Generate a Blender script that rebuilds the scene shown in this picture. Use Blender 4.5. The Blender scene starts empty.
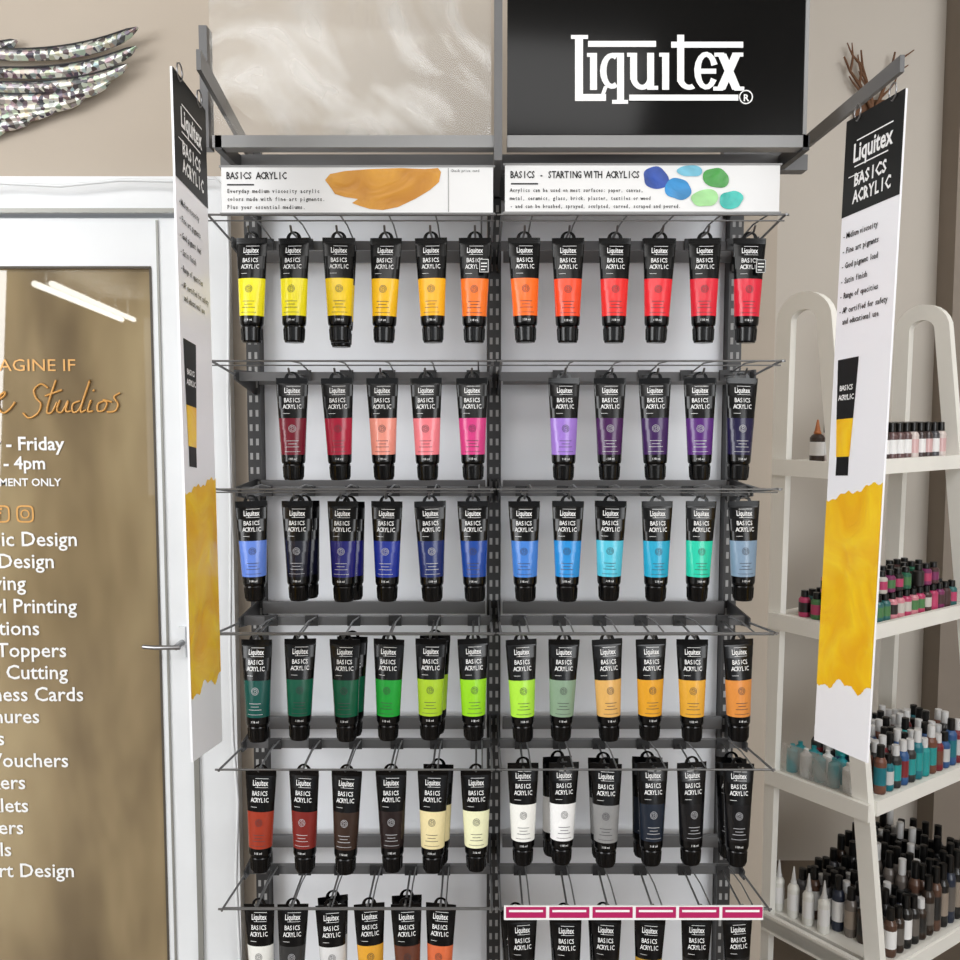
import bpy, math, random
from mathutils import Vector
random.seed(7)
sc = bpy.context.scene
sc.view_settings.view_transform = 'Standard'

# ------------------------------------------------------------------ calibration
CAMD, CAMZ, F, TH = 1.86, 1.50, 960.0, math.radians(4.5)
def P(px, py, D):
    u = (px-480)/F; v = (480-py)/F
    t = D/(math.cos(TH)+v*math.sin(TH))
    return Vector((u*t, D-CAMD, CAMZ+(-math.sin(TH)+v*math.cos(TH))*t))
def Y(D): return D-CAMD
def lin(c):
    return tuple((x/12.92 if x <= 0.04045 else ((x+0.055)/1.055)**2.4) for x in c)

# ------------------------------------------------------------------ materials
def mat(name, col, rough=0.5, metal=0.0, var=0.06, scale=8.0, bump=0.0, bscale=60, coat=0.0, emit=0.0, spec=0.5):
    m = bpy.data.materials.new(name); m.use_nodes = True
    nt = m.node_tree; b = nt.nodes['Principled BSDF']
    c = lin(col)
    tc = nt.nodes.new('ShaderNodeTexCoord')
    n = nt.nodes.new('ShaderNodeTexNoise'); n.inputs['Scale'].default_value = scale; n.inputs['Detail'].default_value = 3
    nt.links.new(tc.outputs['Object'], n.inputs['Vector'])
    r = nt.nodes.new('ShaderNodeValToRGB')
    r.color_ramp.elements[0].position = 0.3; r.color_ramp.elements[1].position = 0.7
    r.color_ramp.elements[0].color = tuple(x*(1-var) for x in c)+(1,)
    r.color_ramp.elements[1].color = tuple(min(1, x*(1+var)) for x in c)+(1,)
    nt.links.new(n.outputs['Fac'], r.inputs['Fac']); nt.links.new(r.outputs['Color'], b.inputs['Base Color'])
    b.inputs['Roughness'].default_value = rough; b.inputs['Metallic'].default_value = metal
    b.inputs['Coat Weight'].default_value = coat; b.inputs['Specular IOR Level'].default_value = spec
    if emit:
        b.inputs['Emission Color'].default_value = c+(1,); b.inputs['Emission Strength'].default_value = emit
    if bump:
        n2 = nt.nodes.new('ShaderNodeTexNoise'); n2.inputs['Scale'].default_value = bscale; n2.inputs['Detail'].default_value = 4
        nt.links.new(tc.outputs['Object'], n2.inputs['Vector'])
        bp = nt.nodes.new('ShaderNodeBump'); bp.inputs['Strength'].default_value = bump; bp.inputs['Distance'].default_value = 0.004
        nt.links.new(n2.outputs['Fac'], bp.inputs['Height']); nt.links.new(bp.outputs['Normal'], b.inputs['Normal'])
    return m

M_wall = mat('wall_paint', (.725,.68,.625), .85, var=.03, scale=1.5, bump=.04, bscale=120)
M_wall2 = mat('wall_paint_lit', (.79,.765,.73), .85, var=.03, scale=1.5, bump=.04, bscale=120)  # paler copy of the wall paint, stronger alcove light put into the colour
M_pil = mat('pilaster_paint', (.56,.52,.48), .85, var=.03)
M_floor = mat('floor_vinyl', (.5,.45,.4), .5, var=.1, scale=3)
M_ceil = mat('ceiling_paint', (.85,.84,.82), .9)
M_white = mat('white_powder_coat', (.92,.93,.94), .35, var=.02)
M_whiteedge = mat('aluminium_edge', (.6,.6,.58), .35, metal=.3)
M_seal = mat('rubber_seal', (.3,.27,.23), .6)
M_steel = mat('brushed_steel', (.62,.62,.63), .3, metal=.9)
M_wire = mat('wire_chrome', (.46,.46,.46), .35, metal=.75)
M_grey = mat('grey_powder_coat', (.39,.39,.395), .42, var=.05)
M_greyd = mat('dark_grey_steel', (.18,.18,.185), .45)
M_greyl = mat('light_grey_steel', (.55,.55,.55), .4)
M_panel = mat('rack_back_panel', (.91,.92,.94), .28, var=.08, scale=2.5)
M_slot = mat('slot_light', (.6,.6,.6), .6)
M_black = mat('black_plastic', (.018,.018,.022), .2, coat=0, spec=.32)
M_gloss = mat('black_acrylic', (.015,.015,.017), .1, coat=0, spec=.18)
M_ink = mat('black_print', (.04,.04,.04), .5)
M_wht = mat('white_print', (.95,.95,.95), .5, var=.01)
M_card = mat('white_card', (.9,.9,.9), .45, var=.015)
M_gold = mat('gold_vinyl', (.84,.62,.32), .35, metal=.1)
M_signw = mat('sign_board', (.95,.95,.97), .4, var=.01)
M_mag = mat('magenta_label', (.70,.08,.36), .5)
M_wood = mat('painted_wood', (.96,.955,.93), .5, var=.02, bump=.05)
M_twig = mat('twig_bark', (.42,.29,.2), .8)

def paintmat(name, ca, cb):
    m = mat(name, ca, .35, coat=.15)
    nt = m.node_tree; r = [n for n in nt.nodes if n.type == 'VALTORGB'][0]
    n = [n for n in nt.nodes if n.type == 'TEX_NOISE'][0]
    n.inputs['Scale'].default_value = 14; n.inputs['Distortion'].default_value = 1.2
    r.color_ramp.elements[0].color = lin(ca)+(1,); r.color_ramp.elements[1].color = lin(cb)+(1,)
    bp = nt.nodes.new('ShaderNodeBump'); bp.inputs['Strength'].default_value = .6; bp.inputs['Distance'].default_value = .006
    nt.links.new(n.outputs['Fac'], bp.inputs['Height']); nt.links.new(bp.outputs['Normal'], nt.nodes['Principled BSDF'].inputs['Normal'])
    return m
M_ypaint = paintmat('yellow_paint_print', (.95,.70,.04), (1,.84,.14))
M_opaint = paintmat('ochre_paint_print', (.72,.47,.10), (.85,.61,.20))

def objcolmat():
    m = bpy.data.materials.new('tube_colour_window'); m.use_nodes = True
    nt = m.node_tree; b = nt.nodes['Principled BSDF']
    oi = nt.nodes.new('ShaderNodeObjectInfo')
    n = nt.nodes.new('ShaderNodeTexNoise'); n.inputs['Scale'].default_value = 30
    mx = nt.nodes.new('ShaderNodeHueSaturation'); mx.inputs['Saturation'].default_value = .99
    mr = nt.nodes.new('ShaderNodeMapRange'); mr.inputs['To Min'].default_value = .88; mr.inputs['To Max'].default_value = 1.05
    nt.links.new(n.outputs['Fac'], mr.inputs['Value']); nt.links.new(mr.outputs[0], mx.inputs['Value'])
    nt.links.new(oi.outputs['Color'], mx.inputs['Color']); nt.links.new(mx.outputs[0], b.inputs['Base Color'])
    b.inputs['Roughness'].default_value = .22; b.inputs['Specular IOR Level'].default_value = .4
    return m
M_tcol = objcolmat()
def emblemmat():
    m = bpy.data.materials.new('tube_emblem_print'); m.use_nodes = True
    nt = m.node_tree; b = nt.nodes['Principled BSDF']
    oi = nt.nodes.new('ShaderNodeObjectInfo'); bw = nt.nodes.new('ShaderNodeRGBToBW')
    g = nt.nodes.new('ShaderNodeMath'); g.operation = 'GREATER_THAN'; g.inputs[1].default_value = .06
    mx = nt.nodes.new('ShaderNodeMix'); mx.data_type = 'RGBA'
    mx.inputs[6].default_value = (.45,.45,.47,1); mx.inputs[7].default_value = (.03,.025,.03,1)
    nt.links.new(oi.outputs['Color'], bw.inputs[0]); nt.links.new(bw.outputs[0], g.inputs[0])
    nt.links.new(g.outputs[0], mx.inputs[0]); nt.links.new(mx.outputs[2], b.inputs['Base Color'])
    return m
M_emb = emblemmat()

def clearmat():
    m = bpy.data.materials.new('clear_acrylic_painted_glare'); m.use_nodes = True
    nt = m.node_tree; b = nt.nodes['Principled BSDF']; out = nt.nodes['Material Output']
    tr = nt.nodes.new('ShaderNodeBsdfTransparent'); mix = nt.nodes.new('ShaderNodeMixShader')
    tc = nt.nodes.new('ShaderNodeTexCoord')
    n = nt.nodes.new('ShaderNodeTexNoise'); n.inputs['Scale'].default_value = 4; n.inputs['Distortion'].default_value = 2.5
    nt.links.new(tc.outputs['Object'], n.inputs['Vector'])
    mr = nt.nodes.new('ShaderNodeMapRange'); mr.inputs['From Min'].default_value=.45; mr.inputs['From Max'].default_value=.7  # noise lays pale patches on the sheet as painted glare
    mr.inputs['To Min'].default_value = .12; mr.inputs['To Max'].default_value = .5
    nt.links.new(n.outputs['Fac'], mr.inputs['Value']); nt.links.new(mr.outputs[0], mix.inputs[0])
    b.inputs['Base Color'].default_value = lin((.80,.79,.77))+(1,); b.inputs['Roughness'].default_value = .06
    b.inputs['Specular IOR Level'].default_value = .8
    nt.links.new(tr.outputs[0], mix.inputs[1]); nt.links.new(b.outputs[0], mix.inputs[2]); nt.links.new(mix.outputs[0], out.inputs[0])
    return m
M_clear = clearmat()

def glassmat():
    m = bpy.data.materials.new('door_glass_painted_reflection'); m.use_nodes = True
    nt = m.node_tree; b = nt.nodes['Principled BSDF']
    tc = nt.nodes.new('ShaderNodeTexCoord'); mp = nt.nodes.new('ShaderNodeMapping')
    mp.inputs['Scale'].default_value = (2.6, 1, .9)
    n = nt.nodes.new('ShaderNodeTexNoise'); n.inputs['Scale'].default_value = 2.2; n.inputs['Detail'].default_value = 3; n.inputs['Distortion'].default_value = .2  # brown streaks painted into the opaque pane for the blurred room reflection
    r = nt.nodes.new('ShaderNodeValToRGB'); e = r.color_ramp.elements
    e[0].position = .3; e[0].color = lin((.42,.36,.27))+(1,); e[1].position = .72; e[1].color = lin((.67,.60,.46))+(1,)
    x = e.new(.5); x.color = lin((.56,.49,.37))+(1,)
    nt.links.new(tc.outputs['Object'], mp.inputs[0]); nt.links.new(mp.outputs[0], n.inputs['Vector'])
    nt.links.new(n.outputs['Fac'], r.inputs['Fac']); nt.links.new(r.outputs['Color'], b.inputs['Base Color'])
    b.inputs['Roughness'].default_value = .015; b.inputs['Specular IOR Level'].default_value = .9
    return m
M_glass = glassmat()

def mosaic():
    m = bpy.data.materials.new('shell_mosaic'); m.use_nodes = True
    nt = m.node_tree; b = nt.nodes['Principled BSDF']
    v = nt.nodes.new('ShaderNodeTexVoronoi'); v.inputs['Scale'].default_value = 120
    tc = nt.nodes.new('ShaderNodeTexCoord'); nt.links.new(tc.outputs['Object'], v.inputs['Vector'])
    bw = nt.nodes.new('ShaderNodeRGBToBW'); nt.links.new(v.outputs['Color'], bw.inputs[0])
    r = nt.nodes.new('ShaderNodeValToRGB'); e = r.color_ramp.elements
    e[0].position=.25; e[0].color = (.10,.10,.095,1); e[1].position=.75; e[1].color = (.75,.74,.70,1)
    mx = nt.nodes.new('ShaderNodeMix'); mx.data_type='RGBA'; mx.blend_type='OVERLAY'; mx.inputs[0].default_value=.22
    nt.links.new(bw.outputs[0], r.inputs['Fac']); nt.links.new(r.outputs['Color'], mx.inputs[6]); nt.links.new(v.outputs['Color'], mx.inputs[7])
    nt.links.new(mx.outputs[2], b.inputs['Base Color'])
    b.inputs['Metallic'].default_value = .45; b.inputs['Roughness'].default_value = .28
    return m
M_mos = mosaic()

# ------------------------------------------------------------------ mesh builder
_tc = {}
def text_geo(s, offset=0.0, shear=0.0, align='LEFT', res=2):
    k = (s, offset, shear, align, res)
    if k in _tc: return _tc[k]
    cu = bpy.data.curves.new('t', 'FONT'); cu.body = s; cu.size = 1; cu.offset = offset; cu.shear = shear
    cu.align_x = align; cu.resolution_u = res
    ob = bpy.data.objects.new('t', cu); sc.collection.objects.link(ob)
    dg = bpy.context.evaluated_depsgraph_get(); me = ob.evaluated_get(dg).to_mesh()
    vs = [(v.co.x, v.co.y) for v in me.vertices]; fs = [tuple(p.vertices) for p in me.polygons]
    ob.evaluated_get(dg).to_mesh_clear()
    bpy.data.objects.remove(ob); bpy.data.curves.remove(cu)
    _tc[k] = (vs, fs); return _tc[k]

class MB:
    def __init__(s): s.v=[]; s.f=[]; s.m=[]; s.sm=[]; s.mats=[]
    def mi(s, m):
        if m not in s.mats: s.mats.append(m)
        return s.mats.index(m)
    def add(s, vs, fs, m, smooth=False):
        o = len(s.v); i = s.mi(m); s.v += [tuple(x) for x in vs]
        for f in fs: s.f.append(tuple(a+o for a in f)); s.m.append(i); s.sm.append(smooth)
    def box(s, a, b, m):
        x0,x1 = sorted((a[0],b[0])); y0,y1 = sorted((a[1],b[1])); z0,z1 = sorted((a[2],b[2]))
        vs = [(x0,y0,z0),(x1,y0,z0),(x1,y1,z0),(x0,y1,z0),(x0,y0,z1),(x1,y0,z1),(x1,y1,z1),(x0,y1,z1)]
        s.add(vs, [(0,3,2,1),(4,5,6,7),(0,1,5,4),(1,2,6,5),(2,3,7,6),(3,0,4,7)], m)
    def prism(s, pts, off, m):
        n = len(pts); off = Vector(off); pts = [Vector(p) for p in pts]
        vs = pts+[p+off for p in pts]
        s.add(vs, [tuple(range(n)), tuple(range(2*n-1, n-1, -1))]+[(i, i+n, (i+1)%n+n, (i+1)%n) for i in range(n)], m)
    def tube(s, pts, r, m, seg=8):
        pts = [Vector(p) for p in pts]; vs=[]; fs=[]; n=len(pts); up=None
        for i,p in enumerate(pts):
            d = (pts[min(i+1,n-1)]-pts[max(i-1,0)]).normalized()
            if up is None:
                up = Vector((0,0,1)) if abs(d.z)<.9 else Vector((0,1,0))
            a = d.cross(up).normalized(); b = a.cross(d).normalized(); up = b
            rr = r[i] if isinstance(r,(list,tuple)) else r
            for k in range(seg):
                t = 2*math.pi*k/seg; vs.append(p+a*math.cos(t)*rr+b*math.sin(t)*rr)
        for i in range(n-1):
            for k in range(seg):
                fs.append((i*seg+k, i*seg+(k+1)%seg, (i+1)*seg+(k+1)%seg, (i+1)*seg+k))
        s.add(vs, fs, m, True)
        s.add(vs[:seg], [tuple(range(seg))[::-1]], m); s.add(vs[-seg:], [tuple(range(seg))], m)
    def lathe(s, c, prof, m, seg=12, smooth=True):
        c = Vector(c)
        for (r0,z0,*_),(r1,z1,*mm) in zip(prof, prof[1:]):
            vs=[]
            for r,z in ((r0,z0),(r1,z1)):
                for k in range(seg):
                    t=2*math.pi*k/seg; vs.append(c+Vector((r*math.cos(t), r*math.sin(t), z)))
            s.add(vs, [(k,(k+1)%seg,(k+1)%seg+seg,k+seg) for k in range(seg)], mm[0] if mm else m, smooth)
    def text(s, t, mp, size, m, align='LEFT', offset=0, shear=0, sx=1.0, res=2):
        vs, fs = text_geo(t, offset, shear, align, res)
        s.add([mp(x*size*sx, y*size) for x,y in vs], fs, m)
    def mono(s, t, mp, size, pitch, m, sx=1.0, res=1, offset=0):
        for i,ch in enumerate(t):
            if ch == ' ': continue
            vs, fs = text_geo(ch, offset, 0, 'CENTER', res)
            s.add([mp(x*size*sx+(i+.5)*pitch, y*size) for x,y in vs], fs, m)
    def build(s, name, parent=None, loc=None, mesh_only=False):
        me = bpy.data.meshes.new(name); me.from_pydata(s.v, [], s.f)
        for m in s.mats: me.materials.append(m)
        me.polygons.foreach_set('material_index', s.m); me.polygons.foreach_set('use_smooth', s.sm); me.update()
        if mesh_only: return me
        ob = bpy.data.objects.new(name, me); sc.collection.objects.link(ob)
        if parent: ob.parent = parent
        if loc: ob.location = loc
        return ob
def empty(name):
    e = bpy.data.objects.new(name, None); e.empty_display_size = .1; sc.collection.objects.link(e); return e
def flat(px, py, D):
    o = P(px, py, D)
    return lambda x, y: (o.x+x, o.y, o.z+y)

# ------------------------------------------------------------------ room
doorR = P(236, 480, 1.86).x; doorL = doorR-1.12; headz = P(100, 180, 1.86).z
def obox(name, a, b, m, parent=None):
    k = MB(); k.box(a, b, m); return k.build(name, parent)
pierR = P(771, 500, 1.86).x
k = MB(); k.box((-5.5,0,0),(doorL,.12,2.9),M_wall); k.box((doorL,0,headz),(doorR,.12,2.9),M_wall)
k.box((doorR,0,0),(pierR,.12,2.9),M_wall); k.box((pierR-.12,.12,0),(pierR,1.2,2.9),M_wall); k.build('wall_back')
obox('wall_alcove', (pierR-.12,1.2,0),(3.2,1.32,2.9), M_wall2)
obox('wall_right', (3.2,-6,0),(3.32,1.32,2.9), M_wall2)
obox('wall_left', (-5.62,-14,0),(-5.5,.12,2.9), M_wall)
obox('floor', (-5.5,-14,-.1),(3.3,1.32,0), M_floor)
obox('ceiling', (-5.5,-14,2.9),(3.3,1.32,3.0), M_ceil)
pp = P(953,300,2.95)
obox('trim_1', (pp.x,Y(2.95),0),(pp.x+.25,1.2,2.9), M_pil)

# ------------------------------------------------------------------ door
door = empty('door_1')
k = MB()
hz0 = P(100,212,1.83).z
jx = P(189,480,1.83).x
k.box((jx,-.03,0),(doorR,.1,headz),M_white); k.box((doorL,-.03,hz0),(jx,.1,headz),M_white)
k.box((doorL,-.03,0),(doorL+.05,.1,hz0),M_white)
k.box((jx-.002,-.036,0),(jx+.008,-.03,headz),M_whiteedge)
k.box((doorL,-.036,hz0-.002),(jx,-.03,hz0+.006),M_whiteedge)
k.build('door_frame', door)
gx = P(160,600,1.85).x; gz = P(100,268,1.85).z
k = MB()
k.box((gx,-.012,.01),(jx-.006,.05,hz0-.008),M_white); k.box((doorL+.05,-.012,gz),(gx,.05,hz0-.008),M_white)
k.box((doorL+.05,-.012,.01),(doorL+.12,.05,gz),M_white); k.box((doorL+.12,-.012,.01),(gx,.05,.2),M_white)
k.box((gx-.003,-.014,.2),(gx+.001,-.01,gz),M_seal); k.box((doorL+.12,-.014,gz-.001),(gx,-.01,gz+.003),M_seal)
k.box((gx+.012,-.015,.02),(gx+.016,-.011,hz0-.012),M_whiteedge)
k.build('leaf_frame', door)
k = MB(); k.box((doorL+.12,0,.2),(gx,.008,gz),M_glass); k.build('glass_pane', door)
k = MB(); DG = 1.858
def dt(px,py,s,hpx,m=M_wht,align='RIGHT',**kw):
    k.text(s, flat(px,py,DG), hpx*DG/F, m, align=align, **kw)
dt(76,371,'IMAGINE IF',17,M_gold,sx=1.15)
def script_stroke(pts,r=.0021):
    q=[]
    pv=[P(a,b,DG-.001) for a,b in pts]
    n=len(pv)
    for i in range(n-1):
        p0=pv[max(i-1,0)];p1=pv[i];p2=pv[i+1];p3=pv[min(i+2,n-1)]
        for j in range(5):
            t=j/5; q.append(.5*((2*p1)+(p2-p0)*t+(2*p0-5*p1+4*p2-p3)*t*t+(3*p1-p0-3*p2+p3)*t**3))
    q.append(pv[-1]); k.tube(q,r,M_gold,5)
script_stroke([(-12,412),(-4,402),(4,396),(5,392),(0,396),(-2,406),(3,413),(10,409),(15,402)])
script_stroke([(48,388),(41,384),(34,390),(36,398),(41,404),(38,413),(29,418),(23,413)])
script_stroke([(56,380),(50,398),(47,412),(52,412),(57,402)]); script_stroke([(45,396),(62,390)])
script_stroke([(60,400),(57,410),(62,412),(68,401),(66,411),(71,411)])
script_stroke([(80,401),(73,404),(73,412),(80,408),(90,380),(82,404),(81,412),(86,410)])
script_stroke([(91,400),(88,411),(93,411)]); script_stroke([(93,391),(94.5,390)])
script_stroke([(104,401),(98,404),(98,411),(104,410),(107,403),(103,400),(112,402)])
script_stroke([(120,393),(114,397),(118,404),(115,411),(107,412)])
dt(64,450,'Monday - Friday',19,offset=.018); dt(46,469,'9am - 4pm',18,offset=.018); dt(61,486,'BY APPOINTMENT ONLY',11,offset=.018)
for py,px,s in [(546,78,'Graphic Design'),(568,55,'Logo Design'),(590,26,'Engraving'),(613,77,'Vinyl Printing'),(635,40,'Invitations'),
    (657,67,'Cake Toppers'),(679,68,'Vinyl Cutting'),(701,84,'Business Cards'),(723,40,'Brochures'),(745,5,'Signs'),(767,69,'Gift Vouchers'),
    (789,26,'Stickers'),(812,29,'Booklets'),(834,24,'Flyers'),(856,12,'Decals'),(877,75,'Custom Art Design')]:
    dt(px,py,s,21,offset=.010)
for cx in (1,25):
    c = P(cx,514,DG); r=.017
    ring=[]
    for i in range(32):
        t=2*math.pi*i/32; e=lambda a:math.copysign(abs(a)**.5,a)
        ring.append((e(math.cos(t)),e(math.sin(t))))
    vs=[(c.x+a*r,c.y,c.z+b*r) for a,b in ring]+[(c.x+a*r*.82,c.y,c.z+b*r*.82) for a,b in ring]
    k.add(vs,[(i,(i+1)%32,(i+1)%32+32,i+32) for i in range(32)],M_gold)
c=P(25,514,DG)
vs=[(c.x+math.cos(i*.3927)*q,c.y,c.z+math.sin(i*.3927)*q) for q in (.009,.0065) for i in range(16)]
k.add(vs,[(i,(i+1)%16,(i+1)%16+16,i+16) for i in range(16)],M_gold)
k.text('f',flat(-3,520,DG),.034,M_gold,offset=.02)
k.build('window_lettering', door)
k = MB(); h = P(184,641,1.85)
k.box((h.x-.008,-.022,h.z-.03),(h.x+.006,-.012,h.z+.03),M_white)
k.tube([(h.x,-.015,h.z),(h.x,-.06,h.z)],.006,M_steel); k.tube([(h.x+.008,-.06,h.z),(h.x-.04,-.062,h.z),(h.x-.064,-.055,h.z)],.0045,M_steel)
k.build('lever_handle', door)

k = MB()
pts=[P(x,y,1.80) for x,y in [(-40,190),(0,183),(60,186),(120,180),(170,181),(215,178),(226,190),(229,260),(228,400),(231,520),(230,650),(233,740),(238,800),(236,880),(240,960),(240,1100)]]
k.tube(pts,.0032,M_white,6); k.build('power_cable')

# ------------------------------------------------------------------ wing wall decor
k = MB()
def feather(r,c,t,w,D):
    pr,pc,pt=P(*r,D),P(*c,D),P(*t,D); n=16; vs=[]; fs=[]
    for i in range(n+1):
        q=i/n; p=pr*(1-q)**2+pc*2*q*(1-q)+pt*q*q; d=(pc-pr)*2*(1-q)+(pt-pc)*2*q
        d.normalize(); s=Vector((-d.z,0,d.x)); ww=w*min(1,(.6+.6*q))*math.sqrt(max(0.001,1-q**7))
        y=Vector((0,-1,0))
        vs+=[p-s*ww,p-s*ww*.3+y*.006,p+s*ww*.3+y*.006,p+s*ww, p+s*ww-y*.003,p-s*ww-y*.003]
    for i in range(n):
        for j in range(6): fs.append((i*6+j,(i+1)*6+j,(i+1)*6+(j+1)%6,i*6+(j+1)%6))
    fs.append(tuple(range(6))); fs.append(tuple(n*6+j for j in range(6))[::-1])
    k.add(vs,fs,M_mos)
    k.tube([Vector(vs[i*6+3])+Vector((0,-.002,0)) for i in range(n+1)],.0015,M_greyd,5)
fe=[((-90,44),(70,72),(138,28),.0125),((-90,62),(75,90),(137,47),.0120),((-90,78),(75,102),(128,65),.0118),((-90,90),(60,112),(110,82),.0115),
    ((-90,102),(40,118),(84,98),.0115),((-90,112),(10,126),(56,109),.0110),((-90,122),(-10,132),(30,121),.011),
    ((-90,136),(-40,140),(5,131),.010),((-90,20),(-20,62),(17,41),.011)]
for i,(r,c,t,w) in enumerate(fe): feather(r,c,t,w,1.826+.0025*i)
k.tube([P(-90,80,1.83),P(-60,80,1.83),P(-60,80,1.859)],.012,M_mos)
k.build('metal_wing_wall_art')

# ------------------------------------------------------------------ rack
rack = empty('display_rack')
postX=[P(256,420,1.76).x, P(494,420,1.76).x, P(731,420,1.76).x]
topz = P(480,150,1.6).z
k=MB()
for X in postX:
    k.box((X-.012,Y(1.745),0),(X+.012,Y(1.79),topz),M_greyd)
    z=.1
    while z<topz-.03:
        k.box((X-.008,Y(1.7444),z),(X-.003,Y(1.746),z+.012),M_slot); k.box((X+.003,Y(1.7444),z),(X+.008,Y(1.746),z+.012),M_slot); z+=.026
    k.box((X-.02,Y(1.40),0),(X+.02,Y(1.79),.05),M_grey)
k.build('upright_posts',rack)
k=MB()
for a,b in ((0,1),(1,2)):
    k.box((postX[a]+.013,Y(1.775),.12),(postX[b]-.013,Y(1.785),topz-.03),M_panel)
    k.box((postX[a]+.02,Y(1.42),.05),(postX[b]-.02,Y(1.77),.1),M_grey)
k.build('back_panels',rack)

TUBES = [
 (238,[(252,(.95,.9,.05)),(294,(.97,.91,.08)),(339,(.98,.83,.03)),(386,(.98,.76,.03)),(431,(.99,.72,.06)),(475,(.98,.47,.1)),
       (524,(.99,.43,.08)),(568,(.95,.28,.1)),(615,(.92,.16,.15)),(660,(.9,.13,.18)),(705,(.86,.12,.2)),(750,(.86,.12,.22))]),
 (378,[(292,(.46,.08,.16)),(337,(.68,.09,.22)),(382,(.95,.6,.53)),(426,(.95,.5,.54)),(472,(.84,.23,.51)),
       (564,(.62,.47,.82)),(610,(.27,.11,.32)),(655,(.24,.12,.34)),(700,(.34,.15,.47)),(742,(.12,.10,.25))]),
 (501,[(251,(.38,.52,.86)),(297,(.07,.07,.15)),(343,(.10,.10,.44)),(387,(.09,.18,.58)),(430,(.09,.16,.40)),(473,(.07,.26,.6)),
       (524,(.25,.5,.83)),(568,(.12,.55,.84)),(611,(.32,.76,.86)),(657,(.12,.65,.8)),(701,(.12,.8,.67)),(744,(.5,.6,.7))]),
 (639,[(257,(.05,.30,.27)),(300,(.06,.35,.26)),(345,(.05,.35,.24)),(389,(.12,.63,.22)),(431,(.68,.82,.18)),(473,(.6,.86,.12)),
       (521,(.68,.9,.25)),(564,(.53,.63,.53)),(607,(.87,.68,.38)),(651,(.88,.63,.15)),(692,(.88,.65,.2)),(738,(.87,.56,.25))]),
 (770,[(261,(.62,.22,.14)),(304,(.48,.15,.13)),(347,(.22,.16,.13)),(391,(.15,.11,.11)),(433,(.92,.86,.66)),(476,(.94,.94,.78)),
       (523,(.95,.95,.93)),(564,(.95,.95,.95)),(606,(.55,.55,.55)),(653,(.12,.15,.2)),(692,(.08,.08,.09)),(738,(.07,.07,.08))]),
 (904,[(259,(.9,.9,.88)),(293,(.2,.2,.2)),(331,(.85,.85,.85)),(369,(.88,.64,.2)),(406,(.4,.23,.17)),(441,(.85,.42,.25)),
       (522,(.1,.1,.1)),(566,(.1,.1,.11)),(606,(.1,.1,.1)),(650,(.7,.55,.2)),(697,(.15,.15,.15)),(738,(.12,.12,.12))]),
]
DT=1.52
bayL=(postX[0]+.0,postX[1]-.004); bayR=(postX[1]+.004,postX[2])
for ri,(ty,tl) in enumerate(TUBES):
    k=MB(); zt=P(480,ty,DT).z
    zh=zt+.006; zu=zh+.018
    for x0,x1 in (bayL,bayR):
        k.box((x0+.012,Y(1.735),zh-.012),(x1-.012,Y(1.745),zh+.01),M_grey)
        k.box((x0+.002,Y(1.625),zh-.008),(x1-.002,Y(1.635),zh+.007),M_grey)
        for X in (x0+.003,x1-.003):
            k.prism([(X-.0015,Y(1.745),zh-.03),(X-.0015,Y(1.745),zh+.012),(X-.0015,Y(1.60),zh+.010),(X-.0015,Y(1.60),zh-.006)],(.003,0,0),M_greyd)
            k.tube([(X,Y(1.60),zh+.002),(X,Y(1.465),zu),(X,Y(1.455),zu)],.002,M_wire,6)
        k.tube([(x0-.004,Y(1.46),zu),(x1+.002,Y(1.46),zu)],.0017,M_wire,6)
        k.tube([(x0,Y(1.475),zu-.006),(x1,Y(1.475),zu-.006)],.0012,M_wire,6)
    for px,_c in tl:
        X=P(px,ty,DT).x
        k.tube([(X,Y(1.63),zh),(X,Y(1.50),zh),(X,Y(1.492),zh+.008)],.0018,M_wire,6)
        k.tube([(X+.01,Y(1.63),zh+.006),(X+.01,Y(1.54),zu),(X+.01,Y(1.46),zu)],.0013,M_wire,6)
        k.box((X-.010,Y(1.62),zh-.008),(X+.012,Y(1.626),zh+.010),M_greyd)
    k.build('hook_row_%d'%(ri+1),rack)

k=MB()
bz1=P(480,137,1.49).z; bz0=P(480,149,1.49).z
xl=P(214,145,1.49).x; xr=P(806,145,1.49).x
k.box((xl,Y(1.48),bz0),(P(499,140,1.49).x,Y(1.51),bz1),M_greyl); k.box((P(507,140,1.49).x,Y(1.48),bz0),(xr,Y(1.51),bz1),M_greyl)
k.box((P(494,140,1.49).x,Y(1.475),bz0-.02),(P(502,140,1.49).x,Y(1.50),bz1+.34),M_grey)
k.box((P(494,140,1.49).x,Y(1.50),bz0-.02),(P(502,140,1.49).x,Y(1.76),bz1),M_grey)
k.box((xl-.02,Y(1.60),bz0-.005),(xr+.04,Y(1.63),bz0+.02),M_grey)
k.box((xl,Y(1.73),bz0-.02),(xr,Y(1.76),bz0+.02),M_greyd)
for X in (xl+.004, xr-.008): k.box((X,Y(1.48),bz0-.004),(X+.01,Y(1.76),bz1),M_greyd)
zA=P(195,52,1.30).z
def arm(a,b,h):
    a=Vector(a);b=Vector(b); k.prism([a,b,b-Vector((0,0,h)),a-Vector((0,0,h))],(.006,0,0),M_grey)
pl0=Vector((P(250,150,1.78).x,Y(1.78),zA)); pl1=Vector((P(196,52,1.29).x,Y(1.29),zA))
pr0=Vector((P(786,150,1.80).x,Y(1.80),zA)); pr1=Vector((P(900,66,1.31).x,Y(1.31),zA))
arm(pl0,pl1,.026); arm(pr0,pr1,.022)
k.box((pl0.x,Y(1.775),bz0),(pl0.x+.02,Y(1.79),zA),M_grey); k.box((pr0.x-.1,Y(1.775),zA-.03),(pr0.x+.006,Y(1.8),zA),M_grey)
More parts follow.
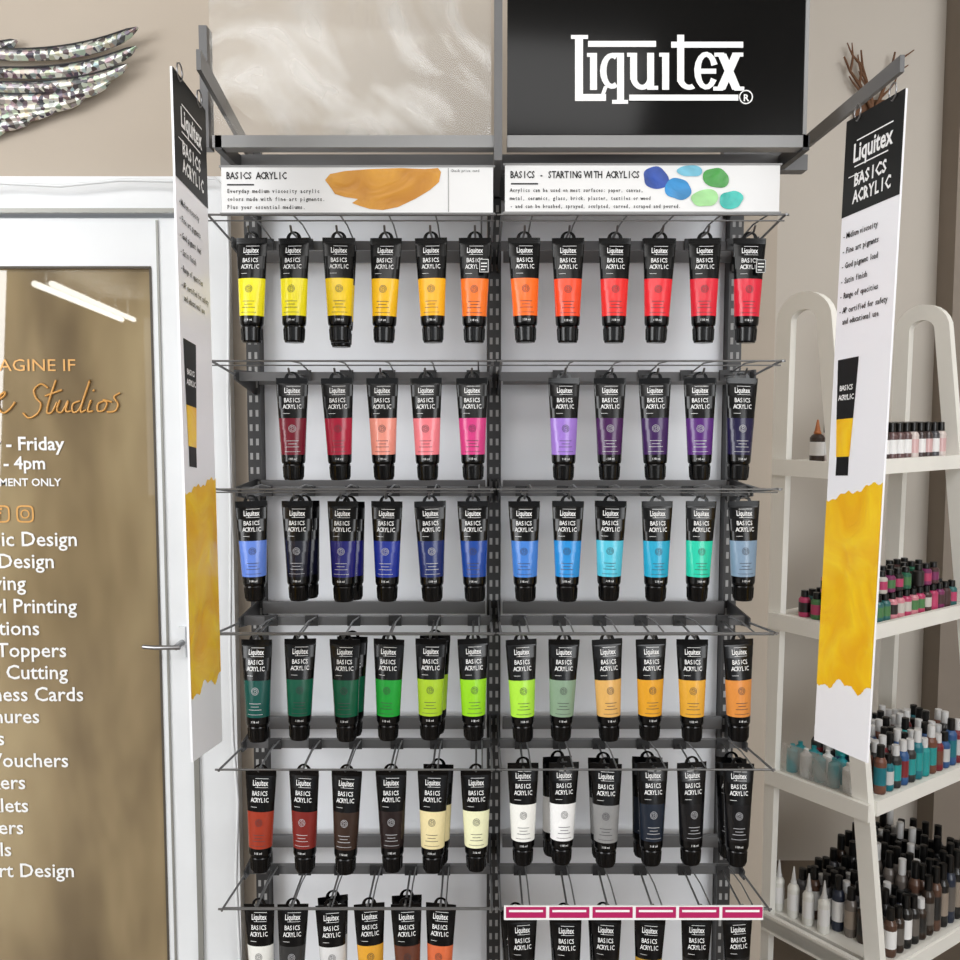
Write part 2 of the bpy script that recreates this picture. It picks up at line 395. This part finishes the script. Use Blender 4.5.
k.box((pr0.x-.12,Y(1.775),bz0-.05),(pr0.x-.1,Y(1.80),zA),M_grey)
X=P(203,60,1.49).x; k.box((X-.003,Y(1.48),bz0),(X+.009,Y(1.51),bz1+.16),M_grey)
k.build('top_frame',rack)

# sign boards on top
k=MB(); a=P(507,137,1.485); b=P(801,137,1.485); zt2=bz1+.34; zb=bz1+.001
k.box((a.x,Y(1.48),zb),(b.x,Y(1.49),zt2),M_gloss)
k.box((b.x+.0005,Y(1.478),zb),(b.x+.006,Y(1.495),zt2),M_greyl)
DL=1.4792; cnt=[0]
def quadpx(q,m=M_wht):
    cnt[0]+=1; dy=Vector((0,-.00006*cnt[0],0))
    k.add([p+dy for p in q],[(0,1,2,3)],m)
def bar(x0,x1,y0,y1,m=M_wht): quadpx([P(x0,y1,DL),P(x1,y1,DL),P(x1,y0,DL),P(x0,y0,DL)],m)
def stroke(x0,y0,x1,y1,w=9):
    q=[P(x0,y0,DL),P(x0+w,y0,DL),P(x1+w,y1,DL),P(x1,y1,DL)]; quadpx(q[::-1])
def arc(cx,cy,rx,ry,a0,a1,w=6.5):
    n=14; vs=[]
    cnt[0]+=1; dy=Vector((0,-.00006*cnt[0],0))
    for i in range(n+1):
        t=math.radians(a0+(a1-a0)*i/n)
        vs.append(P(cx+rx*math.cos(t),cy-ry*math.sin(t),DL)+dy); vs.append(P(cx+(rx-w)*math.cos(t),cy-(ry-5)*math.sin(t),DL)+dy)
    k.add(vs,[(2*i,2*i+1,2*i+3,2*i+2) for i in range(n)],M_wht)
bar(575,583,35,101); bar(571,588,35,39); bar(575,606,94,101); stroke(601,94,604,86,4)
bar(590,597,53,90); bar(587,597,53,57); bar(588,656,41,47)
arc(612,71,12,18,60,300); bar(617,624,53,104); bar(612,628,100,104); bar(612,620,53,57)
bar(630,637,53,80); arc(642,76,12,14,180,360); bar(647,654,53,90); bar(627,634,53,57); bar(652,658,86,90)
bar(662,669,53,90); bar(659,666,53,57)
bar(677,684,35,82); arc(689,78,12,12,180,300); bar(671,743,42,48)
arc(706,71,12,19,20,330); bar(697,716,69,74)
stroke(717,54,732,90); stroke(732,54,716,90); bar(714,724,53,57); bar(732,743,53,57); bar(713,723,87,91); bar(734,744,87,91)
bar(629,738,95,101)
c=P(746,97,DL)
vs=[(c.x+math.cos(i*.3927)*q,c.y,c.z+math.sin(i*.3927)*q) for q in (.0105,.0088) for i in range(16)]
k.add(vs,[(i,(i+1)%16,(i+1)%16+16,i+16) for i in range(16)],M_wht)
k.text('R',flat(746,101,DL),.014,M_wht,align='CENTER',offset=.02)
k.build('brand_sign_board')
k=MB(); k.box((P(212,137,1.49).x,Y(1.487),zb),(P(491,137,1.49).x,Y(1.49),zt2),M_clear); k.build('clear_sign_holder')

def header(x0,y0,x1,y1):
    k=MB(); D=1.50; a=P(x0,y0,D); b=P(x1,y1,D)
    k.box((a.x,Y(D),b.z),(b.x,Y(D)+.004,a.z),M_card)
    k.box((a.x-.003,Y(D)-.001,a.z-.002),(b.x+.003,Y(D)+.006,a.z+.001),M_greyl)
    k.box((a.x-.003,Y(D)-.001,b.z-.002),(b.x+.003,Y(D)+.006,b.z+.002),M_greyl)
    return k
DH=1.4992
def blob(k,cx,cy,rx,ry,m,seed=0,D=DH,n=40,amp=.12,e=0):
    rnd=random.Random(seed); ph=[rnd.uniform(0,6.28) for _ in range(5)]; pts=[]
    for i in range(n):
        t=2*math.pi*i/n; r=1+amp*sum(math.sin((j+2)*t+ph[j])/(j+1) for j in range(5))*.6
        pts.append(P(cx+rx*r*math.cos(t),cy-ry*r*math.sin(t),D)+Vector((0,-e,0)))
    k.add(pts,[tuple(range(n))],m)
k=header(221,166,493,214)
k.mono('BASICS ACRYLIC',flat(226,179,DH),.0150,.0066,M_ink,sx=.75,offset=.02)
k.box(P(227,184,DH),P(254,185.5,DH)+Vector((0,.0002,0)),M_ink)
for i,s in enumerate(['Everyday medium viscosity acrylic','colors made with fine art pigments.','Plus your essential mediums.']):
    k.mono(s,flat(227,193+8*i,DH),.0088,.0043,M_ink,sx=.8,offset=.016)
up=[(325,180),(330,174),(345,171),(370,169),(400,168),(425,169),(438,168),(441,172)]
dn=[(439,182),(430,190),(415,199),(398,207),(383,210),(370,209),(360,206),(352,203),(358,199),(345,197),(335,194),(331,188)]
k.add([P(x,y,DH) for x,y in up+dn],[tuple(range(len(up+dn)))[::-1]],M_opaint)
k.mono('Check price card',flat(451,172,DH),.006,.0027,M_ink)
k.box(P(448,168,DH),P(448.7,212,DH)+Vector((0,.0002,0)),M_greyl)
k.build('header_card')
k=header(505,164,779,213)
k.mono('BASICS - STARTING WITH ACRYLICS',flat(510,178,DH),.0150,.0064,M_ink,sx=.72,offset=.02)
k.box(P(511,183,DH),P(538,184.5,DH)+Vector((0,.0002,0)),M_ink)
for i,s in enumerate(['Acrylics can be used on most surfaces: paper, canvas,','metal, ceramics, glass, brick, plaster, textiles or wood','- and can be brushed, sprayed, sculpted, carved, scraped and poured.']):
    k.mono(s,flat(510,192+8*i,DH),.0082,.00385,M_ink,sx=.78,offset=.018)
for i,(cx,cy,rx,ry,c) in enumerate([(656,178,13,11,(.15,.3,.65)),(678,189,13,11,(.15,.55,.8)),(716,178,13,10,(.25,.62,.25)),(690,171,12,6,(.45,.75,.85)),(705,198,13,9,(.65,.88,.6)),(731,200,12,9,(.12,.75,.7))]):
    blob(k,cx,cy,rx,ry,paintmat('dab_%d'%i,tuple(x*.8 for x in c),tuple(min(1,x*1.05) for x in c)),i+10,e=.0002*i)
k.build('header_card')

k=MB(); a=P(504,906,1.452); b=P(763,920,1.452)
k.box((a.x,Y(1.452),b.z),(b.x,Y(1.455),a.z),M_wht)
for i in range(6):
    x0=504+i*43.3+2; k.box(P(x0,907,1.4515),P(x0+40,918,1.4515)+Vector((0,.0003,0)),M_mag)
    k.box(P(x0+3,910,1.4512),P(x0+37,912.2,1.4512)+Vector((0,.0002,0)),M_wht)
k.build('price_label_strip')

# ------------------------------------------------------------------ side hanging signs
def side_sign(name,TL,TR,BL):
    k=MB(); W=(TR-TL).length; Hh=(BL-TL).length
    nrm=(TR-TL).cross(BL-TL).normalized()
    cam=Vector((0,-CAMD,CAMZ))
    if nrm.dot(cam-TL)<0: nrm=-nrm
    ux=(TR-TL); vy=(BL-TL)
    def Q(u,v,e=0.0006): return TL+ux*u+vy*v+nrm*e
    k.prism([Q(0,0,-.003),Q(1,0,-.003),Q(1,1,-.003),Q(0,1,-.003)],nrm*.003,M_signw)
    def quad(u0,u1,v0,v1,m,e=.0006): k.add([Q(u0,v1,e),Q(u1,v1,e),Q(u1,v0,e),Q(u0,v0,e)],[(0,1,2,3)],m)
    quad(0,1,0,.15,M_ink)
    mp=lambda u,v,e=.0012: (lambda x,y: Q(u+x/W, v-y/Hh, e))
    k.text('Liquitex',mp(.5,.070),.036,M_wht,align='CENTER',offset=.025,sx=.72)
    quad(.22,.84,.0375,.0395,M_wht,.0012); quad(.2,.78,.077,.079,M_wht,.0012)
    s=W/.127
    k.mono('BASICS',mp(.2,.108),.025,.0122*s,M_wht,sx=.8,offset=.03); k.mono('ACRYLIC',mp(.2,.134),.025,.0118*s,M_wht,sx=.72,offset=.03)
    quad(.1,.35,.090,.0915,M_wht,.0012)
    for i,t in enumerate(['- Medium viscosity','- Fine art pigments','- Good pigment load','- Satin finish','- Range of opacities','- AP certified for safety','  and educational use']):
        k.mono(t,mp(.06,.185+.0235*i - (.006 if i==6 else 0)),.0122,.0043*s,M_ink,sx=.8,offset=.014)
    quad(.08,.46,.375,.381,M_ink); k.add([Q(.08,.381),Q(.46,.381),Q(.42,.47),Q(.11,.47)][::-1],[(0,1,2,3)],M_ink)
    k.add([Q(.11,.47),Q(.42,.47),Q(.39,.53),Q(.14,.53)][::-1],[(0,1,2,3)],M_ypaint)
    quad(.15,.38,.53,.56,M_ink)
    k.mono('BASICS',mp(.15,.425),.011,.005,M_wht,offset=.02); k.mono('ACRYLIC',mp(.14,.44),.011,.0048,M_wht,offset=.02)
    n=60; rnd=random.Random(4)
    top=[(i/n,.600-.030*(i/n)+.003*math.sin(i*.23)+.002*math.sin(i*.7)+rnd.uniform(-.0006,.0006)) for i in range(n+1)]
    bot=[(i/n,.900-.012*(i/n)+.007*math.sin(i*.17)+.004*math.sin(i*.41+1)+rnd.uniform(-.001,.001)) for i in range(n+1)]
    vs=[Q(u,v) for u,v in top]+[Q(u,v) for u,v in bot]
    k.add(vs,[(i,i+n+1,i+n+2,i+1) for i in range(n)],M_ypaint)
    for u in (.2,.8):
        c=Vector(Q(u,0.008)); pts=[c+Vector((0,.012*math.sin(t*.7854),.012+.012*-math.cos(t*.7854))) for t in range(9)]
        k.tube(pts,.0012,M_steel,5)
    return k.build(name)
side_sign('hanging_sign',P(172,66,1.29),P(205,110,1.42),P(193,762,1.29))
side_sign('hanging_sign',P(847,122,1.43),P(906,88,1.31),P(814,740,1.43))

# ------------------------------------------------------------------ paint tube mesh
SEC=[(0,.054,.0016),(-.009,.054,.0018),(-.011,.0535,.003),(-.03,.0515,.012),(-.05,.049,.020),(-.066,.0472,.0255),(-.085,.0452,.030),(-.105,.0432,.034),(-.126,.0412,.037),(-.137,.040,.0385),(-.1405,.038,.037),(-.142,.030,.030)]
def sec_at(z):
    for (z0,w0,d0),(z1,w1,d1) in zip(SEC,SEC[1:]):
        if z1<=z<=z0:
            t=(z-z0)/(z1-z0); return w0+(w1-w0)*t,d0+(d1-d0)*t
    return SEC[-1][1:]
def build_tube():
    k=MB(); seg=28; rings=[]
    for z,w,d in SEC:
        rings.append([(w/2*math.cos(2*math.pi*i/seg),d/2*math.sin(2*math.pi*i/seg),z) for i in range(seg)])
    for a,(r0,r1) in enumerate(zip(rings,rings[1:])):
        zt,zb=SEC[a][0],SEC[a+1][0]
        m=M_tcol if (zt<=-.066+1e-6 and zb>=-.126-1e-6) else M_black
        k.add(r0+r1,[(i+seg,(i+1)%seg+seg,(i+1)%seg,i) for i in range(seg)],m,True)
    k.add(rings[0],[tuple(range(seg))],M_black)
    prof=[(.012,-.1415),(.0172,-.142),(.0178,-.144),(.0165,-.165),(.0155,-.168),(.0,-.168)]
    k.lathe((0,0,0),prof,M_black,24)
    for i in range(20):
        t=2*math.pi*i/20; c,s_=math.cos(t),math.sin(t)
        k.tube([(.0177*c,.0177*s_,-.146),(.0167*c,.0167*s_,-.164)],.0006,M_black,4)
    n=12; out=[(.013*math.cos(math.pi*i/n),-.002+.0125*math.sin(math.pi*i/n)) for i in range(n+1)]
    inn=[(.0065*math.cos(math.pi*i/n),.0005+.0070*math.sin(math.pi*i/n)) for i in range(n+1)]
    for y in (-.0006,.0006):
        vs=[(x,y,z) for x,z in out]+[(x,y,z) for x,z in inn]
        k.add(vs,[(i,i+n+1,i+n+2,i+1) for i in range(n)],M_black)
    for L in (out,inn):
        vs=[(x,-.0006,z) for x,z in L]+[(x,.0006,z) for x,z in L]; k.add(vs,[(i,i+1,i+n+2,i+n+1) for i in range(n)],M_black,True)
    for z in (-.003,-.006): k.box((-.0265,-.0013,z-.0004),(.0265,.0013,z+.0004),M_black)
    def wrap(cx,cz,e=.0005):
        def f(x,y):
            X=cx+x; Z=cz+y; w,d=sec_at(Z); q=min(.97,abs(X)/(w/2)); return (X,-(d/2)*math.sqrt(1-q*q)-e,Z)
        return f
    k.text('Liquitex',wrap(0,-.0245),.0125,M_wht,align='CENTER',offset=.012,sx=.66)
    def strip(x0,x1,z0,z1,m):
        n=8; vs=[wrap(0,0)(x0+(x1-x0)*i/n,z) for z in (z0,z1) for i in range(n+1)]
        k.add(vs,[(i,i+1,i+n+2,i+n+1) for i in range(n)],m)
    strip(-.009,.014,-.0138,-.0132,M_wht); strip(-.009,.0135,-.0276,-.0271,M_wht)
    k.mono('BASICS',wrap(-.0138,-.0400),.0102,.0046,M_wht,sx=.78,offset=.006,res=2)
    k.mono('ACRYLIC',wrap(-.0152,-.0505),.0102,.00435,M_wht,sx=.74,offset=.006,res=2)
    strip(-.015,-.004,-.0585,-.0580,M_wht)
    for r0,r1 in ((.0062,.0055),(.0042,.0036)):
        vs=[wrap(0,-.083)(math.cos(i*.3927)*q,math.sin(i*.3927)*q) for q in (r0,r1) for i in range(16)]
        k.add(vs,[(i+16,(i+1)%16+16,(i+1)%16,i) for i in range(16)],M_emb)
    for a in range(3):
        t=a*2.1; k.text('c',wrap(.0018*math.cos(t)-.001,-.084+.0018*math.sin(t)),.006,M_emb)
    for i,(a,b) in enumerate([(-.010,.010),(-.007,.007),(-.011,.011)]): strip(a,b,-.1035-.005*i,-.1026-.005*i,M_emb)
    strip(-.013,.013,-.1212,-.1205,M_emb)
    k.text('118 ml',wrap(0,-.1345),.0050,M_wht,align='CENTER')
    return k.build('paint_tube_mesh',mesh_only=True)
TM=build_tube()
ZS=[.965,.955,.95,.975,.995,1.0]
for ri,(ty,tl) in enumerate(TUBES):
    for ci,(px,c) in enumerate(tl):
        X=P(px,ty,DT).x; z=P(px,ty,DT).z
        if ri==5 and px>500: z-=.022
        if ri==4 and px>500: z+=.012
        ob=bpy.data.objects.new('paint_tube',TM); sc.collection.objects.link(ob)
        ob.location=(X,Y(DT)+random.uniform(-.003,.003),z); ob.rotation_euler=(math.radians(random.uniform(-2,1)),math.radians(random.uniform(-1.5,1.5)),math.radians(random.uniform(-9,9)))
        ob.scale=(.935,.93,ZS[ri])
        ob.color=lin(c)+(1,)
        if (ri==0 and px in (475,750)):   # small stock sticker
            kk=MB(); kk.box((.008,-.0195,-.058),(.024,-.0190,-.036),M_ink)
            for a0,a1,b0,b1 in ((.0085,.0235,-.0375,-.0368),(.0085,.0235,-.0573,-.0566),(.0085,.0092,-.0573,-.0368),(.0228,.0235,-.0573,-.0368),(.011,.021,-.044,-.0425),(.011,.021,-.049,-.0475),(.011,.018,-.054,-.0525)):
                kk.box((a0,-.0197,b0),(a1,-.01955,b1),M_wht)
            kk.build('stock_sticker',ob)
        if random.random()<(.15,.0,.2,.3,.3,.5)[ri]:
            o2=bpy.data.objects.new('tube_behind',TM); sc.collection.objects.link(o2); o2.parent=ob
            o2.location=(random.uniform(-.003,.003)+(.003 if px<480 else -.003),.040,-.004); o2.rotation_euler=(0,math.radians(random.uniform(-1.5,1.5)),math.radians(random.uniform(-8,8)))
            o2.color=ob.color

# ------------------------------------------------------------------ A-frame shelf at right
shelf=empty('a_frame_shelf')
C=Vector((.905,Y(2.2),0)); av=Vector((-.58,.81,0)).normalized(); bv=Vector((.81,.58,0)).normalized()
def S(s,t,z): return C+av*s+bv*t+Vector((0,0,z))
ztop=P(805,292,2.35).z
def sfront(z):
    z1=ztop; z2=P(888,812,2.18).z
    return .115+( -.03-.115)*(z1-z)/(z1-z2)
LEN=.50
def aframe(t0):
    k=MB(); w=.042; th=.022
    outer=[];inner=[]
    zs=ztop-.07
    f=sfront(zs); b=.262; cx=(f+b)/2; R=(b-f)/2
    outer.append((sfront(0),0)); inner.append((sfront(0)+w,0))
    for i in range(13):
        a=math.pi-math.pi*i/12
        outer.append((cx+R*math.cos(a),zs+.07*math.sin(a))); inner.append((cx+(R-w)*math.cos(a),zs+(.07-w)*math.sin(a)))
    outer.append((.285,0)); inner.append((.285-w,0))
    n=len(outer); vs=[]
    for t in (t0,t0+th):
        vs+=[S(s,t,z) for s,z in outer]+[S(s,t,z) for s,z in inner]
    N=2*n; fs=[]
    for i in range(n-1):
        fs+=[(i,i+1,n+i+1,n+i),(N+i,N+n+i,N+n+i+1,N+i+1),(i,N+i,N+i+1,i+1),(n+i,n+i+1,N+n+i+1,N+n+i)]
    fs+=[(0,n,N+n,N),(n-1,N+n-1,N+2*n-1,2*n-1)]
    k.add(vs,fs,M_wood); return k
aframe(-.022).build('end_frame_1',shelf); aframe(LEN).build('end_frame_2',shelf)
SZ=[P(875,466,2.2).z,P(875,632,2.2).z,P(875,800,2.2).z,P(875,955,2.2).z, .18]
k=MB()
for z in SZ:
    s0=sfront(z)+.004
    k.prism([S(s0,0,z),S(s0,LEN,z),S(.265,LEN,z),S(.265,0,z)],(0,0,-.014),M_wood)
    k.prism([S(s0-.012,0,z+.008),S(s0-.012,LEN,z+.008),S(s0,LEN,z+.008),S(s0,0,z+.008)],(0,0,-.036),M_wood)
    k.prism([S(s0-.012,-.036,z+.006),S(s0-.012,-.0225,z+.006),S(.28,-.0225,z+.006),S(.28,-.036,z+.006)],(0,0,-.04),M_wood)
k.build('shelf_boards',shelf)

CAPS=mat('bottle_cap_black',(.05,.05,.05),.3); CAPW=mat('bottle_cap_white',(.85,.85,.85),.3)
cols={}
def getc(c):
    if c not in cols: cols[c]=mat('bottle_%d'%len(cols),c,.3,coat=.2)
    return cols[c]
def bottle(k,s,t,z,r,h,c,cap,label=M_wht,nozzle=False):
    p=S(s,t,z+.0005); m=getc(c)
    k.lathe(p,[(0,0),(r*.9,0),(r,h*.04),(r,h*.18),(r,h*.55,label),(r,h*.66,m),(r*.75,h*.73,m),(r*.5,h*.76,m)],m,12)
    if nozzle: k.lathe(p,[(r*.5,h*.76),(r*.55,h*.80),(r*.42,h*.84),(r*.12,h*1.15),(0,h*1.15)],cap,10)
    else: k.lathe(p,[(r*.62,h*.75),(r*.64,h*.77),(r*.6,h*.99),(0,h)],cap,12)
rnd=random.Random(11)
k=MB()
s0=sfront(SZ[0])
t=.06
while t<.47:
    for s in (s0+.03,s0+.065,s0+.10): bottle(k,s,t,SZ[0],.0145,.095,rnd.choice([(.25,.2,.2),(.85,.8,.78),(.4,.3,.3),(.3,.3,.32)]),CAPS,label=rnd.choice([M_wht,M_wht,getc((.85,.7,.7))]))
    t+=.033
k.build('craft_paint_bottles')
k=MB(); bottle(k,s0+.10,.02,SZ[0],.018,.09,(.25,.2,.18),getc((.75,.45,.25)),nozzle=True); k.build('glue_bottle')
k=MB()
s0=sfront(SZ[1]); t=.02
pal=[(.75,.25,.42),(.3,.5,.3),(.85,.55,.6),(.15,.4,.3),(.5,.18,.38),(.3,.2,.2),(.2,.42,.42),(.15,.13,.13),(.8,.78,.75)]
while t<.48:
    for s in (s0+.03,s0+.065,s0+.10,s0+.135,s0+.17): bottle(k,s,t,SZ[1],.0145,.066,rnd.choice(pal),CAPS,label=getc(rnd.choice(pal)))
    t+=.031
for s in (s0+.035,s0+.075,s0+.115):
    for t in (.03,.065,.10,.135,.17,.205,.24,.3,.335,.37): bottle(k,s,t,SZ[1]+.067,.0145,.055,rnd.choice(pal),CAPS,label=getc(rnd.choice(pal)))
k.build('craft_paint_bottles')
k=MB(); s0=sfront(SZ[2]); t=.07
pal=[(.1,.45,.5),(.2,.35,.55),(.45,.28,.22),(.15,.6,.6),(.8,.8,.8),(.5,.15,.18),(.2,.2,.2)]
while t<.48:
    for s in (s0+.03,s0+.065,s0+.10,s0+.135,s0+.17,s0+.205): bottle(k,s,t,SZ[2],.015,rnd.uniform(.085,.125),rnd.choice(pal),rnd.choice([CAPW,CAPW,CAPS]),label=getc(rnd.choice(pal)))
    t+=.032
k.build('craft_paint_bottles')
k=MB()
for j,sv in enumerate((.05,.09,.13,.17,.21)):
    for i in range(2):
        c0=S(sv,.015+.032*i,SZ[2]+.001)
        k.lathe(c0,[(0,0),(.0145,0),(.0155,.02),(.0145,.055),(.006,.062),(.006,.07),(0,.07)],getc((.14,.58,.62)) if (i+j)%3 else M_wht,10)
k.prism([S(.03,-.004,SZ[2]+.001),S(.23,-.004,SZ[2]+.001),S(.23,-.004,SZ[2]+.075),S(.03,-.004,SZ[2]+.075)],bv*.001,M_clear)
k.build('glitter_glue_pack')
k=MB(); s0=sfront(SZ[3]); t=.06
pal=[(.12,.12,.13),(.2,.15,.12),(.3,.3,.32),(.45,.42,.4),(.15,.18,.25),(.35,.25,.2),(.1,.1,.1),(.6,.58,.55)]
while t<.48:
    for s in (s0+.03,s0+.065,s0+.10,s0+.135,s0+.17,s0+.205,s0+.24,s0+.275): bottle(k,s,t,SZ[3],.0155,rnd.uniform(.08,.12)+(.06 if t>.2 else .02),rnd.choice(pal),rnd.choice([CAPS]*5+[CAPW]),label=rnd.choice([M_wht,M_wht,getc((.4,.38,.36)),getc((.15,.15,.15)),getc((.6,.55,.5))]))
    t+=.033
k.build('craft_paint_bottles')
k=MB()
for s in (.11,.155,.2,.245):
    bottle(k,s,.02,SZ[3],.015,.115,(.92,.92,.9),CAPW,nozzle=True)
k.build('glue_bottle')

# antlers hung on alcove wall
k=MB()
def branch(p,d,L,r,dep):
    pts=[p]; dd=Vector(d)
    for i in range(4):
        dd=(dd+Vector((rnd.uniform(-.25,.25),0,rnd.uniform(-.1,.2)))).normalized(); pts.append(pts[-1]+dd*L/4)
    k.tube(pts,[r*(1-.15*i) for i in range(5)],M_twig,6)
    if dep:
        for q in (1,2,3):
            branch(pts[q],(dd+Vector((rnd.choice((-.9,.9)),0,.2))).normalized(),L*.45,r*.65,dep-1)
base=P(873,112,3.03)
for dx in (-.4,-.1,.3): branch(base,Vector((dx,0,1)),.19,.007,1)
k.lathe(base+Vector((0,0,-.05)),[(0,0),(.03,0),(.04,.03),(.02,.055),(0,.06)],M_twig,14)
k.box(base+Vector((-.05,.01,-.10)),(base.x+.05,1.1999,base.z+.04),M_twig)
k.build('antler_wall_decor')

# ------------------------------------------------------------------ lights
M_lamp=mat('fluorescent_lamp',(1,1,.97),.5,emit=12)
k=MB()
for dx in (0,.16):
    a=Vector((-4.15+dx,-7.2,2.62)); b=Vector((-4.75+dx,-11.0,2.62))
    k.tube([a,b],.03,M_lamp,10)
    for q in (.1,.5,.9): p=a.lerp(b,q); k.tube([p,(p.x,p.y,2.9)],.01,M_white,6)
k.build('fluorescent_light')
def area(n,loc,tgt,sx,sy,e,col):
    l=bpy.data.lights.new(n,'AREA'); l.shape='RECTANGLE'; l.size=sx; l.size_y=sy; l.energy=e; l.color=col
    o=bpy.data.objects.new(n,l); sc.collection.objects.link(o); o.location=loc
    o.rotation_euler=(Vector(tgt)-Vector(loc)).to_track_quat('-Z','Y').to_euler()
area('window_light_key',(-3.6,-3.2,2.0),(.2,0,1.2),2.2,2.2,140,(.965,.985,1))
area('fill_light_right',(2.4,-4.3,1.9),(.3,0,1.2),2.0,2.0,80,(.965,.985,1))  # unseen weaker fill on the right, brightens alcove and shelf
area('added_light_front',(-.6,-2.6,2.85),(-.1,0,1.2),2.6,.6,26,(1,.99,.98))  # unseen area lamp added under the ceiling to light the rack
area('added_light_alcove',(1.6,-.5,2.85),(1.2,.6,1.0),1.2,.6,20,(1,.99,.98))  # unseen area lamp added to brighten the alcove and its shelf
w=bpy.data.worlds.new('world'); sc.world=w; w.use_nodes=True
nt=w.node_tree; bg=nt.nodes['Background']; bg.inputs['Color'].default_value=(.92,.96,1,1); bg.inputs['Strength'].default_value=.98

cam=bpy.data.cameras.new('camera'); co=bpy.data.objects.new('camera',cam); sc.collection.objects.link(co)
cam.sensor_width=36; cam.lens=36; cam.clip_start=.05
co.location=(0,-CAMD,CAMZ); co.rotation_euler=(math.pi/2-TH,0,0); sc.camera=co
